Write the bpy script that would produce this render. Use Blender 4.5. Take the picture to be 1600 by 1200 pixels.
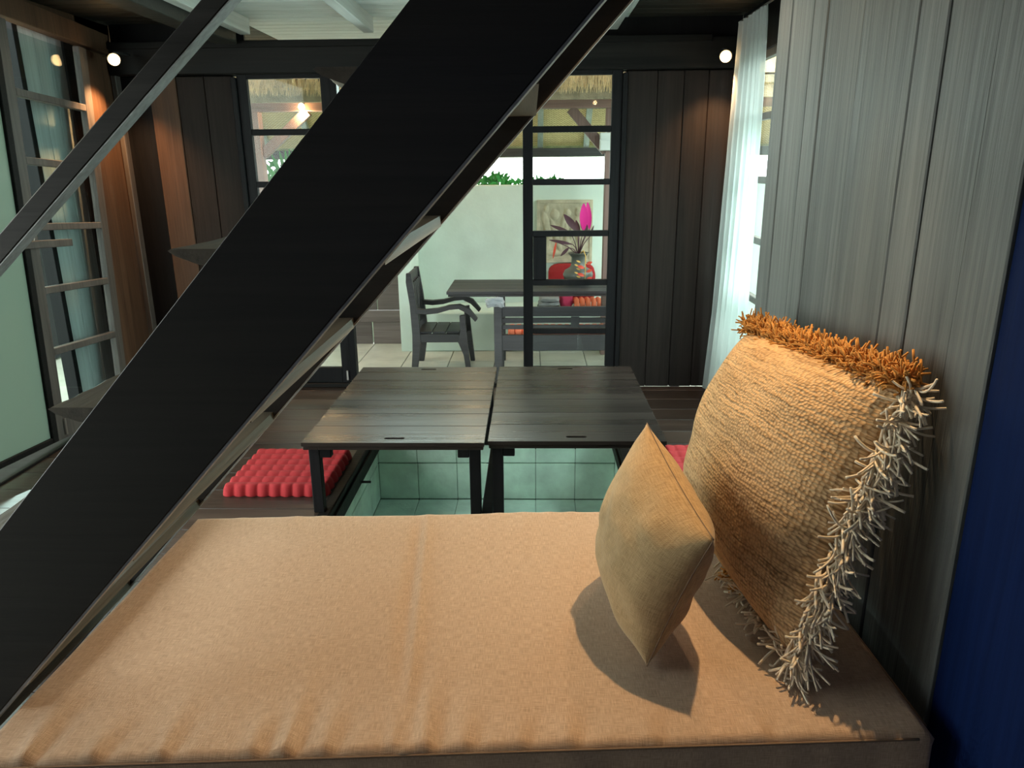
import bpy, bmesh, math, random
from mathutils import Vector, Matrix, noise
random.seed(7)
for o in list(bpy.data.objects): bpy.data.objects.remove(o)
SC = bpy.context.scene
COL = SC.collection
R = math.radians
# ------------------------------------------------------------ camera
cam = bpy.data.cameras.new('camera'); camo = bpy.data.objects.new('camera', cam); COL.objects.link(camo)
cam.sensor_width = 36; cam.lens = 1160 / 1600 * 36; cam.clip_start = .02; cam.clip_end = 200
CX, CY, F = 800., 600., 1160.
def _ray(u, v): return Vector(((u - CX) / F, -(v - CY) / F, -1))
_y = _ray(830, 256).normalized(); _d = _ray(837, 4515).normalized()
_z = -_d; _z = (_z - _y * _z.dot(_y)).normalized(); _x = _y.cross(_z)
ROT = Matrix((_x, _y, _z))
CAM = Vector((0, 0, 1.5))
camo.matrix_world = Matrix.Translation(CAM) @ ROT.to_4x4()
SC.camera = camo
# ------------------------------------------------------------ colour management, world, lights
SC.view_settings.view_transform = 'Standard'; SC.view_settings.look = 'None'
SC.view_settings.exposure = 1.0; SC.view_settings.gamma = 1; SC.view_settings.use_curve_mapping = False
w = bpy.data.worlds.new('overcast_sky'); SC.world = w; w.use_nodes = True
bg = w.node_tree.nodes['Background']; bg.inputs[0].default_value = (.91, 1.0, .96, 1); bg.inputs[1].default_value = 3.8
def area(name, loc, target, sx, sy, power, col):
    l = bpy.data.lights.new(name, 'AREA'); l.shape = 'RECTANGLE'; l.size = sx; l.size_y = sy; l.energy = power; l.color = col
    o = bpy.data.objects.new(name, l); COL.objects.link(o); o.location = loc
    o.rotation_euler = (Vector(target) - Vector(loc)).to_track_quat('-Z', 'Z').to_euler(); return o
def spot(name, loc, target, power, col, ang, blend=.5, rad=.03):
    l = bpy.data.lights.new(name, 'SPOT'); l.energy = power; l.color = col; l.spot_size = R(ang); l.spot_blend = blend; l.shadow_soft_size = rad
    o = bpy.data.objects.new(name, l); COL.objects.link(o); o.location = loc
    o.rotation_euler = (Vector(target) - Vector(loc)).to_track_quat('-Z', 'Y').to_euler(); return o
# daylight through the open left doorway (nearer than the door leaf in view)
area('left_doorway_daylight', (-2.58, 3.15, .60), (.8, 2.0, 1.15), 1.1, 1.1, 10.5, (.70, 1.0, .93))
# weak cool fill light added behind the camera, no window there
area('rear_fill', (-.6, -1.5, 1.4), (0, 1.5, .6), 1.2, 1.0, 2.0, (.80, .88, 1.0))
# daylight falling through the open garden doors on the back side
area('garden_door_daylight', (-.66, 5.25, 1.9), (-.6, 3.2, 0), 1.1, .5, 12, (.75, 1.0, .93))
# warm ceiling spot above the daybed and the one behind it over the cushions
spot('daybed_ceiling_spot', (.60, 1.92, 2.24), (-.27, 1.42, .5), 54, (1, .68, .36), 86, .5, .02)
spot('stair_ceiling_spot', (.70, 2.78, 2.12), (.1, 1.4, .5), 12, (1, .70, .45), 80, .9, .03)
wl_ = bpy.data.lights.new('wall_lamp_light', 'POINT'); wl_.energy = .9; wl_.color = (1, .58, .25); wl_.shadow_soft_size = .02
wlo = bpy.data.objects.new('wall_lamp_light', wl_); COL.objects.link(wlo); wlo.location = (.66, 1.85, 2.10)
# daylight through the right-hand window doors (the near half, behind the plank wall)
area('right_window_daylight', (1.42, 3.62, 1.05), (-1.5, 3.9, .5), .9, 1.9, 34, (.70, 1.0, .97))

# ------------------------------------------------------------ materials
MATS = {}
def nodes(name):
    m = bpy.data.materials.new(name); m.use_nodes = True
    nt = m.node_tree; b = nt.nodes['Principled BSDF']; return m, nt, b
def N(nt, t, **k):
    n = nt.nodes.new(t)
    for a, v in k.items(): setattr(n, a, v)
    return n
def flat(name, col, rough=.5, metal=0, spec=.5, bump=0, bscale=60, var=0):
    m, nt, b = nodes(name)
    b.inputs['Base Color'].default_value = (*col, 1); b.inputs['Roughness'].default_value = rough
    b.inputs['Metallic'].default_value = metal; b.inputs['Specular IOR Level'].default_value = spec
    if bump or var:
        g = N(nt, 'ShaderNodeNewGeometry'); n = N(nt, 'ShaderNodeTexNoise'); n.inputs['Scale'].default_value = bscale; n.inputs['Detail'].default_value = 5
        nt.links.new(g.outputs['Position'], n.inputs['Vector'])
        if bump:
            bp = N(nt, 'ShaderNodeBump'); bp.inputs['Strength'].default_value = bump; bp.inputs['Distance'].default_value = .01
            nt.links.new(n.outputs['Fac'], bp.inputs['Height']); nt.links.new(bp.outputs[0], b.inputs['Normal'])
        if var:
            n2 = N(nt, 'ShaderNodeTexNoise'); n2.inputs['Scale'].default_value = bscale * .12; n2.inputs['Detail'].default_value = 6
            nt.links.new(g.outputs['Position'], n2.inputs['Vector'])
            r = N(nt, 'ShaderNodeValToRGB'); r.color_ramp.elements[0].position = .3; r.color_ramp.elements[1].position = .72
            r.color_ramp.elements[0].color = (*[c * (1 - var) for c in col], 1); r.color_ramp.elements[1].color = (*[min(1, c * (1 + var * .4)) for c in col], 1)
            nt.links.new(n2.outputs['Fac'], r.inputs['Fac']); nt.links.new(r.outputs[0], b.inputs['Base Color'])
    return m
def wood(name, c1, c2, axis=2, rough=.5, bump=.3, dens=1., spec=.5, randv=.25):
    """streaky grain that runs along the given world axis"""
    m, nt, b = nodes(name); L = nt.links.new
    g = N(nt, 'ShaderNodeNewGeometry'); oi = N(nt, 'ShaderNodeObjectInfo')
    mp = N(nt, 'ShaderNodeMapping'); s = [60 * dens] * 3; s[axis] = 2.2 * dens; mp.inputs['Scale'].default_value = s
    ad = N(nt, 'ShaderNodeVectorMath', operation='ADD'); ml = N(nt, 'ShaderNodeMath', operation='MULTIPLY'); ml.inputs[1].default_value = 37
    L(oi.outputs['Random'], ml.inputs[0]); L(g.outputs['Position'], mp.inputs['Vector']); L(mp.outputs[0], ad.inputs[0]); L(ml.outputs[0], ad.inputs[1])
    n = N(nt, 'ShaderNodeTexNoise'); n.inputs['Scale'].default_value = 1; n.inputs['Detail'].default_value = 6; n.inputs['Roughness'].default_value = .62
    L(ad.outputs[0], n.inputs['Vector'])
    n2 = N(nt, 'ShaderNodeTexNoise'); n2.inputs['Scale'].default_value = .17; n2.inputs['Detail'].default_value = 4
    L(ad.outputs[0], n2.inputs['Vector'])
    mx = N(nt, 'ShaderNodeMath', operation='MULTIPLY_ADD'); mx.inputs[1].default_value = .5
    hl = N(nt, 'ShaderNodeMath', operation='MULTIPLY'); hl.inputs[1].default_value = .5
    L(n2.outputs['Fac'], hl.inputs[0]); L(n.outputs['Fac'], mx.inputs[0]); L(hl.outputs[0], mx.inputs[2])
    r = N(nt, 'ShaderNodeValToRGB'); r.color_ramp.elements[0].position = .34; r.color_ramp.elements[1].position = .66
    r.color_ramp.elements[0].color = (*c1, 1); r.color_ramp.elements[1].color = (*c2, 1); L(mx.outputs[0], r.inputs['Fac'])
    hv = N(nt, 'ShaderNodeHueSaturation'); mr = N(nt, 'ShaderNodeMapRange'); mr.inputs['To Min'].default_value = 1 - randv; mr.inputs['To Max'].default_value = 1 + randv
    L(oi.outputs['Random'], mr.inputs['Value']); L(mr.outputs[0], hv.inputs['Value']); L(r.outputs[0], hv.inputs['Color']); L(hv.outputs[0], b.inputs['Base Color'])
    bp = N(nt, 'ShaderNodeBump'); bp.inputs['Strength'].default_value = bump; bp.inputs['Distance'].default_value = .004
    L(n.outputs['Fac'], bp.inputs['Height']); L(bp.outputs[0], b.inputs['Normal'])
    rr = N(nt, 'ShaderNodeMapRange'); rr.inputs['To Min'].default_value = max(.05, rough - .12); rr.inputs['To Max'].default_value = min(1, rough + .15)
    L(n2.outputs['Fac'], rr.inputs['Value']); L(rr.outputs[0], b.inputs['Roughness'])
    b.inputs['Specular IOR Level'].default_value = spec
    return m
def weave(name, c1, c2, su, sv, bump=.4, streak=0., rough=.9, sheen=.2):
    """cloth woven in the UV directions (UVs are in metres)"""
    m, nt, b = nodes(name); L = nt.links.new
    uv = N(nt, 'ShaderNodeUVMap'); sp = N(nt, 'ShaderNodeSeparateXYZ'); L(uv.outputs[0], sp.inputs[0])
    def sn(out, k):
        a = N(nt, 'ShaderNodeMath', operation='MULTIPLY'); a.inputs[1].default_value = k; L(out, a.inputs[0])
        s = N(nt, 'ShaderNodeMath', operation='SINE'); L(a.outputs[0], s.inputs[0]); return s.outputs[0]
    ms = N(nt, 'ShaderNodeMath', operation='MULTIPLY'); L(sn(sp.outputs[0], su), ms.inputs[0]); L(sn(sp.outputs[1], sv), ms.inputs[1])
    def streaks(a, bb):
        mp = N(nt, 'ShaderNodeMapping'); mp.inputs['Scale'].default_value = (a, bb, 1); L(uv.outputs[0], mp.inputs[0])
        n = N(nt, 'ShaderNodeTexNoise'); n.inputs['Scale'].default_value = 1; n.inputs['Detail'].default_value = 3; L(mp.outputs[0], n.inputs['Vector']); return n.outputs['Fac']
    ad = N(nt, 'ShaderNodeMath', operation='ADD'); L(streaks(40, 900), ad.inputs[0]); L(streaks(900, 40), ad.inputs[1])
    hf = N(nt, 'ShaderNodeMath', operation='MULTIPLY'); hf.inputs[1].default_value = .5; L(ad.outputs[0], hf.inputs[0])
    mxf = N(nt, 'ShaderNodeMath', operation='MULTIPLY_ADD'); mxf.inputs[1].default_value = .12; L(ms.outputs[0], mxf.inputs[0]); L(hf.outputs[0], mxf.inputs[2])
    r = N(nt, 'ShaderNodeValToRGB'); r.color_ramp.elements[0].position = .36; r.color_ramp.elements[1].position = .62
    r.color_ramp.elements[0].color = (*c1, 1); r.color_ramp.elements[1].color = (*c2, 1); L(mxf.outputs[0], r.inputs['Fac']); L(r.outputs[0], b.inputs['Base Color'])
    bp = N(nt, 'ShaderNodeBump'); bp.inputs['Strength'].default_value = bump; bp.inputs['Distance'].default_value = .002
    L(mxf.outputs[0], bp.inputs['Height']); L(bp.outputs[0], b.inputs['Normal'])
    b.inputs['Roughness'].default_value = rough; b.inputs['Specular IOR Level'].default_value = .15; b.inputs['Sheen Weight'].default_value = sheen
    return m
def knit(name, c1, c2):
    m, nt, b = nodes(name); L = nt.links.new
    uv = N(nt, 'ShaderNodeUVMap')
    # gentle waviness of the rows
    nz = N(nt, 'ShaderNodeTexNoise'); nz.inputs['Scale'].default_value = 9; L(uv.outputs[0], nz.inputs['Vector'])
    vm = N(nt, 'ShaderNodeVectorMath', operation='MULTIPLY_ADD'); vm.inputs[1].default_value = (0, .02, 0)
    L(nz.outputs['Color'], vm.inputs[0]); L(uv.outputs[0], vm.inputs[2])
    mp = N(nt, 'ShaderNodeMapping'); mp.inputs['Scale'].default_value = (120, 135, 1); L(vm.outputs[0], mp.inputs[0])
    vo = N(nt, 'ShaderNodeTexVoronoi'); vo.inputs['Scale'].default_value = 1; vo.inputs['Randomness'].default_value = .55; L(mp.outputs[0], vo.inputs['Vector'])
    mp2 = N(nt, 'ShaderNodeMapping'); mp2.inputs['Scale'].default_value = (5, 95, 1); L(vm.outputs[0], mp2.inputs[0])
    n2 = N(nt, 'ShaderNodeTexNoise'); n2.inputs['Scale'].default_value = 1; n2.inputs['Detail'].default_value = 2; L(mp2.outputs[0], n2.inputs['Vector'])
    inv = N(nt, 'ShaderNodeMath', operation='SUBTRACT'); inv.inputs[0].default_value = 1; L(vo.outputs['Distance'], inv.inputs[1])
    h = N(nt, 'ShaderNodeMath', operation='MULTIPLY_ADD'); h.inputs[1].default_value = 1.3; L(n2.outputs['Fac'], h.inputs[0]); L(inv.outputs[0], h.inputs[2])
    r = N(nt, 'ShaderNodeValToRGB'); r.color_ramp.elements[0].position = .30; r.color_ramp.elements[1].position = .8
    hh = N(nt, 'ShaderNodeMath', operation='MULTIPLY'); hh.inputs[1].default_value = .6; L(h.outputs[0], hh.inputs[0])
    r.color_ramp.elements[0].color = (*c1, 1); r.color_ramp.elements[1].color = (*c2, 1); L(hh.outputs[0], r.inputs['Fac']); L(r.outputs[0], b.inputs['Base Color'])
    bp = N(nt, 'ShaderNodeBump'); bp.inputs['Strength'].default_value = 1; bp.inputs['Distance'].default_value = .006
    L(h.outputs[0], bp.inputs['Height']); L(bp.outputs[0], b.inputs['Normal'])
    b.inputs['Roughness'].default_value = .95; b.inputs['Specular IOR Level'].default_value = .1
    return m
def emit(name, col, s):
    m, nt, b = nodes(name); b.inputs['Emission Color'].default_value = (*col, 1); b.inputs['Emission Strength'].default_value = s
    b.inputs['Base Color'].default_value = (*col, 1); return m
def glassm(name, tint, refl=.1, rough=.02):
    m, nt, b = nodes(name); nt.nodes.remove(b); out = nt.nodes['Material Output']; L = nt.links.new
    t = N(nt, 'ShaderNodeBsdfTransparent'); t.inputs[0].default_value = (*tint, 1)
    g = N(nt, 'ShaderNodeBsdfGlossy'); g.inputs['Roughness'].default_value = rough
    lw = N(nt, 'ShaderNodeLayerWeight'); lw.inputs['Blend'].default_value = .5
    pwn = N(nt, 'ShaderNodeMath', operation='POWER'); pwn.inputs[1].default_value = 5; L(lw.outputs['Facing'], pwn.inputs[0])
    fr = N(nt, 'ShaderNodeMath', operation='MULTIPLY_ADD'); fr.inputs[1].default_value = .7; fr.inputs[2].default_value = .012; L(pwn.outputs[0], fr.inputs[0])
    mx = N(nt, 'ShaderNodeMixShader'); L(fr.outputs[0], mx.inputs[0]); L(t.outputs[0], mx.inputs[1]); L(g.outputs[0], mx.inputs[2]); L(mx.outputs[0], out.inputs[0])
    return m
def sheer(name):
    m, nt, b = nodes(name); nt.nodes.remove(b); out = nt.nodes['Material Output']; L = nt.links.new
    t = N(nt, 'ShaderNodeBsdfTransparent'); tl = N(nt, 'ShaderNodeBsdfTranslucent'); d = N(nt, 'ShaderNodeBsdfDiffuse')
    tl.inputs[0].default_value = (.34, .38, .37, 1); d.inputs[0].default_value = (.60, .62, .61, 1)
    m1 = N(nt, 'ShaderNodeMixShader'); m1.inputs[0].default_value = .5; L(tl.outputs[0], m1.inputs[1]); L(d.outputs[0], m1.inputs[2])
    m2 = N(nt, 'ShaderNodeMixShader'); m2.inputs[0].default_value = .86; L(t.outputs[0], m2.inputs[1]); L(m1.outputs[0], m2.inputs[2]); L(m2.outputs[0], out.inputs[0])
    return m
black = wood('blackened_wood', (.005, .005, .006), (.012, .011, .012), 2, .5, .25, spec=.12)
blackx = wood('blackened_wood_long', (.005, .005, .005), (.014, .012, .011), 0, .5, .25, spec=.12)
stairm = wood('dark_stair_wood', (.010, .009, .008), (.022, .019, .016), 0, .55, .3, spec=.3)
treadm = wood('stair_tread_wood', (.05, .042, .030), (.14, .108, .07), 1, .5, .5)
railm = wood('handrail_wood', (.012, .011, .010), (.03, .028, .026), 0, .5, .3, spec=.15)
litwornm = wood('lit_worn_grey_edge', (.16, .16, .16), (.34, .34, .34), 0, .5, .4, randv=.05)  # worn wood made paler: light on the undersides is put into the colour
wallp = wood('grey_brown_plank', (.045, .048, .047), (.15, .155, .145), 2, .55, 1., .8, randv=.18)
wallb = wood('back_wall_plank', (.013, .010, .009), (.028, .021, .019), 2, .65, .3, spec=.12, randv=.12)
redw = wood('reddish_plank', (.05, .024, .013), (.11, .055, .03), 2, .6, .3, spec=.25, randv=.1)
floorm = wood('floor_board_wood', (.018, .012, .010), (.055, .036, .028), 0, .34, .4, .7, spec=.4)
tablem = wood('table_board_wood', (.014, .010, .009), (.036, .026, .022), 0, .27, .35, .8)
framem = wood('door_frame_wood', (.06, .048, .042), (.13, .105, .092), 2, .5, .3, randv=.08)
whitew = wood('white_painted_board', (.42, .44, .42), (.60, .62, .60), 0, .6, .3, randv=.06)
joistm = wood('pale_joist_wood', (.24, .24, .22), (.38, .38, .36), 1, .6, .3)
ceilm = wood('dark_ceiling_board', (.012, .011, .009), (.03, .027, .022), 0, .6, .3, spec=.2)
shutm = wood('blue_grey_shutter', (.30, .30, .30), (.48, .48, .48), 2, .6, .2, randv=.05)
postm = wood('red_brown_post', (.14, .085, .075), (.27, .17, .15), 2, .6, .2)
rafterm = wood('grey_rafter', (.20, .20, .20), (.34, .34, .34), 1, .6, .2)
outw = wood('weathered_grey_furniture_wood', (.016, .015, .018), (.044, .041, .045), 0, .5, .3)
gatem = wood('brown_gate_wood', (.09, .07, .065), (.17, .14, .13), 0, .6, .3)
plaster = flat('white_plaster', (.70, .82, .75), .8, bump=.15, bscale=30, var=.08)
blockm = flat('green_grey_block', (.38, .55, .40), .85, bump=.4, bscale=60, var=.2)
tilem = flat('pale_floor_tile', (.66, .64, .56), .45, bump=.08, bscale=40, var=.18)
pitm = flat('pale_green_pit_tile', (.68, .86, .74), .35, bump=.25, bscale=45, var=.32)
pitg = flat('pit_grout', (.20, .28, .22), .9)
groutm = flat('dark_grout', (.05, .07, .06), .9)
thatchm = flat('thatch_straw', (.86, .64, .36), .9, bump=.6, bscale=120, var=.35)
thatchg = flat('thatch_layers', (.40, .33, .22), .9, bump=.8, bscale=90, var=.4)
groundm = flat('garden_ground', (.10, .16, .07), .95, bump=.5, bscale=20, var=.5)
glass = glassm('window_glass', (.93, .97, .96))
dglass = glassm('tinted_door_glass', (.86, .93, .92))
sheerm = sheer('sheer_white_curtain')
linen = weave('orange_beige_linen', (.32, .215, .135), (.60, .42, .285), 2600, 2600, .5)
linen2 = weave('mustard_beige_linen', (.28, .18, .085), (.54, .37, .19), 2200, 2200, .5)
knitm = knit('knitted_tan_wool', (.13, .07, .03), (.58, .38, .20))
seamm = flat('seam_thread', (.20, .13, .08), .9)
cream = flat('cream_cotton_yarn', (.68, .58, .44), .95)
tuft = flat('ochre_wool_tuft', (.50, .23, .05), .95, var=.3, bscale=300)
redm = flat('red_cotton', (.34, .010, .014), .85, bump=.2, bscale=300)
pinkm = flat('pink_red_cotton', (.62, .05, .14), .85)
orangem = flat('coral_ribbed_cloth', (.80, .20, .10), .85, bump=.3, bscale=200)
greyc = flat('grey_folded_cloth', (.30, .31, .33), .9, bump=.4, bscale=80)
vasem = flat('dark_glazed_clay', (.13, .135, .12), .35, var=.4, bscale=60)
leafd = flat('dark_purple_leaf', (.09, .035, .05), .45)
leafp = flat('magenta_leaf', (.80, .02, .30), .5)
helic = flat('red_yellow_bract', (.75, .08, .04), .5)
leafy = flat('yellow_tip', (.85, .5, .12), .5)
green = flat('garden_leaf', (.03, .24, .04), .6, var=.5, bscale=80)
relm = flat('carved_sandstone', (.56, .50, .37), .85, bump=.4, bscale=90, var=.3)
metal = flat('tarnished_metal', (.45, .43, .40), .35, 1)
whiteb = flat('white_plastic', (.7, .75, .73), .5)
blackm = flat('black_metal', (.02, .02, .02), .4)
navym = wood('dark_navy_panel', (.001, .006, .034), (.003, .012, .060), 2, .7, .15, spec=.08, randv=.02)
bulb = emit('glowing_lamp', (1, .62, .26), 14)
def frosted():
    m, nt, b = nodes('frosted_green_glass'); b.inputs['Base Color'].default_value = (.36, .42, .36, 1); b.inputs['Roughness'].default_value = .25
    out = nt.nodes['Material Output']; t = N(nt, 'ShaderNodeBsdfTranslucent'); t.inputs[0].default_value = (.26, .32, .27, 1)
    mx = N(nt, 'ShaderNodeMixShader'); mx.inputs[0].default_value = .5; nt.links.new(b.outputs[0], mx.inputs[1]); nt.links.new(t.outputs[0], mx.inputs[2]); nt.links.new(mx.outputs[0], out.inputs[0]); return m
frost = frosted()
def bamboo():
    m, nt, b = nodes('woven_bamboo'); L = nt.links.new
    g = N(nt, 'ShaderNodeNewGeometry'); mp = N(nt, 'ShaderNodeMapping'); mp.inputs['Scale'].default_value = (14, 22, 1); L(g.outputs['Position'], mp.inputs[0])
    br = N(nt, 'ShaderNodeTexBrick'); br.inputs['Scale'].default_value = 1; br.inputs['Color1'].default_value = (.88, .63, .35, 1); br.inputs['Color2'].default_value = (.72, .50, .27, 1)
    br.inputs['Mortar'].default_value = (.25, .18, .1, 1); br.inputs['Mortar Size'].default_value = .05; L(mp.outputs[0], br.inputs['Vector']); L(br.outputs['Color'], b.inputs['Base Color'])
    bp = N(nt, 'ShaderNodeBump'); bp.inputs['Strength'].default_value = .5; bp.inputs['Distance'].default_value = .01; L(br.outputs['Color'], bp.inputs['Height']); L(bp.outputs[0], b.inputs['Normal'])
    b.inputs['Roughness'].default_value = .8; return m
bamboom = bamboo()

# ------------------------------------------------------------ helpers
def tag(o, label=None, cat=None, group=None, kind=None):
    if label: o['label'] = label
    if cat: o['category'] = cat
    if group: o['group'] = group
    if kind: o['kind'] = kind
    return o
def empty(name, loc, label=None, cat=None, group=None, kind=None, rz=0):
    o = bpy.data.objects.new(name, None); COL.objects.link(o); o.location = loc; o.rotation_euler.z = rz; o.empty_display_size = .1
    o['_inv'] = 0; del o['_inv']
    return tag(o, label, cat, group, kind)
def link(name, me, mat, parent=None, smooth=False):
    if mat and not me.materials: me.materials.append(mat)
    if smooth:
        for p in me.polygons: p.use_smooth = True
    o = bpy.data.objects.new(name, me); COL.objects.link(o)
    if parent:
        bpy.context.view_layer.update()
        o.parent = parent; o.matrix_parent_inverse = world_of(parent).inverted()
    return o
def world_of(o):
    m = o.matrix_basis.copy()
    if o.parent: m = world_of(o.parent) @ o.matrix_parent_inverse @ m
    return m
def fin(bm, name, mat, parent=None, smooth=False):
    bmesh.ops.recalc_face_normals(bm, faces=bm.faces)
    me = bpy.data.meshes.new(name); bm.to_mesh(me); bm.free(); return link(name, me, mat, parent, smooth)
def addbox(bm, lo, hi, bev=0.):
    lo = Vector(lo); hi = Vector(hi)
    v = bmesh.ops.create_cube(bm, size=1)['verts']
    bmesh.ops.scale(bm, verts=v, vec=hi - lo); bmesh.ops.translate(bm, verts=v, vec=(lo + hi) / 2)
    if bev:
        e = list({e for x in v for e in x.link_edges}); bmesh.ops.bevel(bm, geom=e, offset=bev, segments=1, affect='EDGES', profile=.5)
def box(name, lo, hi, mat, parent=None, bev=.003):
    bm = bmesh.new(); c = (Vector(lo) + Vector(hi)) / 2
    addbox(bm, Vector(lo) - c, Vector(hi) - c, bev)
    o = fin(bm, name, mat); o.location = c
    if parent: o.parent = parent; o.matrix_parent_inverse = world_of(parent).inverted()
    return o
def boxes(name, lst, mat, parent=None, bev=.003):
    bm = bmesh.new()
    for lo, hi in lst: addbox(bm, lo, hi, bev)
    return fin(bm, name, mat, parent)
def extrude_poly(name, pts, axis, a, b, mat, parent=None, bev=0.):
    """pts: 2-D outline in the two other axes (x,z for axis 1; x,y for axis 2; y,z for axis 0)"""
    bm = bmesh.new()
    def mk(p, t): return {0: (t, p[0], p[1]), 1: (p[0], t, p[1]), 2: (p[0], p[1], t)}[axis]
    A = [bm.verts.new(mk(p, a)) for p in pts]; B = [bm.verts.new(mk(p, b)) for p in pts]; n = len(pts)
    bm.faces.new(A); bm.faces.new(B[::-1])
    for i in range(n): bm.faces.new((A[i], B[i], B[(i + 1) % n], A[(i + 1) % n]))
    if bev: bmesh.ops.bevel(bm, geom=list(bm.edges), offset=bev, segments=1, affect='EDGES')
    return fin(bm, name, mat, parent)
def addtube(bm, pts, rad, seg=8, taper=None):
    pts = [Vector(p) for p in pts]; rings = []; n = len(pts)
    up = None
    for i, p in enumerate(pts):
        t = (pts[min(i + 1, n - 1)] - pts[max(i - 1, 0)]).normalized()
        if up is None: up = t.orthogonal().normalized()
        up = (up - t * up.dot(t)).normalized(); s = t.cross(up)
        r = rad * (taper[i] if taper else 1)
        rings.append([bm.verts.new(p + (up * math.cos(2 * math.pi * k / seg) + s * math.sin(2 * math.pi * k / seg)) * r) for k in range(seg)])
    for a, b in zip(rings, rings[1:]):
        for k in range(seg): bm.faces.new((a[k], a[(k + 1) % seg], b[(k + 1) % seg], b[k]))
    bm.faces.new(rings[0][::-1]); bm.faces.new(rings[-1])
def tube(name, pts, rad, mat, parent=None, seg=8, taper=None):
    bm = bmesh.new(); addtube(bm, pts, rad, seg, taper); return fin(bm, name, mat, parent, True)
def lathe(name, prof, c, mat, parent=None, seg=24):
    bm = bmesh.new(); rings = []
    for r, z in prof: rings.append([bm.verts.new((c[0] + r * math.cos(2 * math.pi * k / seg), c[1] + r * math.sin(2 * math.pi * k / seg), c[2] + z)) for k in range(seg)])
    for a, b in zip(rings, rings[1:]):
        for k in range(seg): bm.faces.new((a[k], a[(k + 1) % seg], b[(k + 1) % seg], b[k]))
    bm.faces.new(rings[0][::-1]); bm.faces.new(rings[-1]); return fin(bm, name, mat, parent, True)
def copy_obj(o, parent=None, off=(0, 0, 0)):
    c = o.copy(); COL.objects.link(c)
    if parent: c.parent = parent
    c.location = o.location + Vector(off); return c
def copy_tree(root, loc, rz=0):
    c = root.copy(); COL.objects.link(c); c.location = loc; c.rotation_euler.z = rz
    for ch in list(root.children):
        d = ch.copy(); COL.objects.link(d); d.parent = c
        for g in ch.children:
            e = g.copy(); COL.objects.link(e); e.parent = d
    return c
def onY(u, v, y):
    d = ROT @ _ray(u, v); return CAM + d * (y / d.y)
def onX(u, v, x):
    d = ROT @ _ray(u, v); return CAM + d * (x / d.x)
def onZ(u, v, z):
    d = ROT @ _ray(u, v); return CAM + d * ((z - 1.5) / d.z)

# ============================================================ SETTING
XL, XR, YB, ZC = -2.65, 1.30, 5.0, 2.36
PX0, PX1, PY0, PY1, PZ = -.93, .50, 2.15, 4.16, -.47      # sunken pit
fl = boxes('floor', [((XL - .1, -1.6, -.14), (PX0, YB + .062, -.026)), ((PX1, -1.6, -.14), (XR + .05, YB + .062, -.026)),
                     ((PX0, -1.6, -.14), (PX1, PY0, -.026)), ((PX0, PY1, -.14), (PX1, YB + .02, -.026))], blackx, bev=0)
tag(fl, kind='structure')
y = .6
while y < YB:
    y1 = min(y + .205, YB)
    segs = [(XL, XR)]
    if y1 > PY0 and y < PY1: segs = [(XL, PX0), (PX1, XR)]
    ya, yb = y, y1
    for a, b in segs:
        if len(segs) == 1:
            cut = random.uniform(-1.2, .2); ps = [(a, cut), (cut + .003, b)]
        else: ps = [(a, b)]
        for p, q in ps:
            yy0, yy1 = ya, yb
            if len(segs) == 1 and ya < PY1 < yb: pass
            box('plank', (p, yy0 + .0025, -.026 + random.uniform(-.001, .001)), (q, yy1 - .0015, 0), floorm, fl, .002)
    y += .205
# sunken pit lined with tiles
pit = boxes('sunken_pit', [((PX0 - .03, PY0, PZ - .05), (PX1 + .03, PY1 + .03, PZ - .012)), ((PX0 - .05, PY0, PZ - .012), (PX0 - .012, PY1, -.14)),
                           ((PX1 + .012, PY0, PZ - .012), (PX1 + .05, PY1, -.14)), ((PX0 - .05, PY1 - .002, PZ - .04), (PX0 - .0125, PY1 + .05, -.03)), ((PX1 + .0125, PY1 - .002, PZ - .04), (PX1 + .05, PY1 + .05, -.03)), ((PX0 - .05, PY1 + .012, PZ - .04), (PX1 + .05, PY1 + .05, -.03)), ((PX0, PY0 - .05, PZ), (PX1, PY0, -.14))], pitg, bev=0)
tag(pit, kind='structure')
TS = (PX1 - PX0) / 6
def tile(lo, hi, mat=pitm, par=pit): return box('tile', lo, hi, mat, par, .0025)
for i in range(6):
    x0, x1 = PX0 + i * TS + .0015, PX0 + (i + 1) * TS - .0015
    for j in range(2): tile((x0, PY1 - .001, PZ + j * TS + .003), (x1, PY1 + .012, min(-.03, PZ + (j + 1) * TS - .003)))
    for j in range(8):
        tile((x0, PY1 - (j + 1) * TS + .003, PZ - .012), (x1, PY1 - j * TS - .003, PZ + random.uniform(-.001, .001)))
for j in range(8):
    y0, y1 = PY1 - (j + 1) * TS + .003, PY1 - j * TS - .003
    for k, (z0, z1) in enumerate(((PZ + .003, PZ + TS - .003), (PZ + TS + .003, -.14))):
        tile((PX0 - .012, y0, z0), (PX0 + .001, y1, z1)); tile((PX1 - .001, y0, z0), (PX1 + .012, y1, z1))
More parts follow.
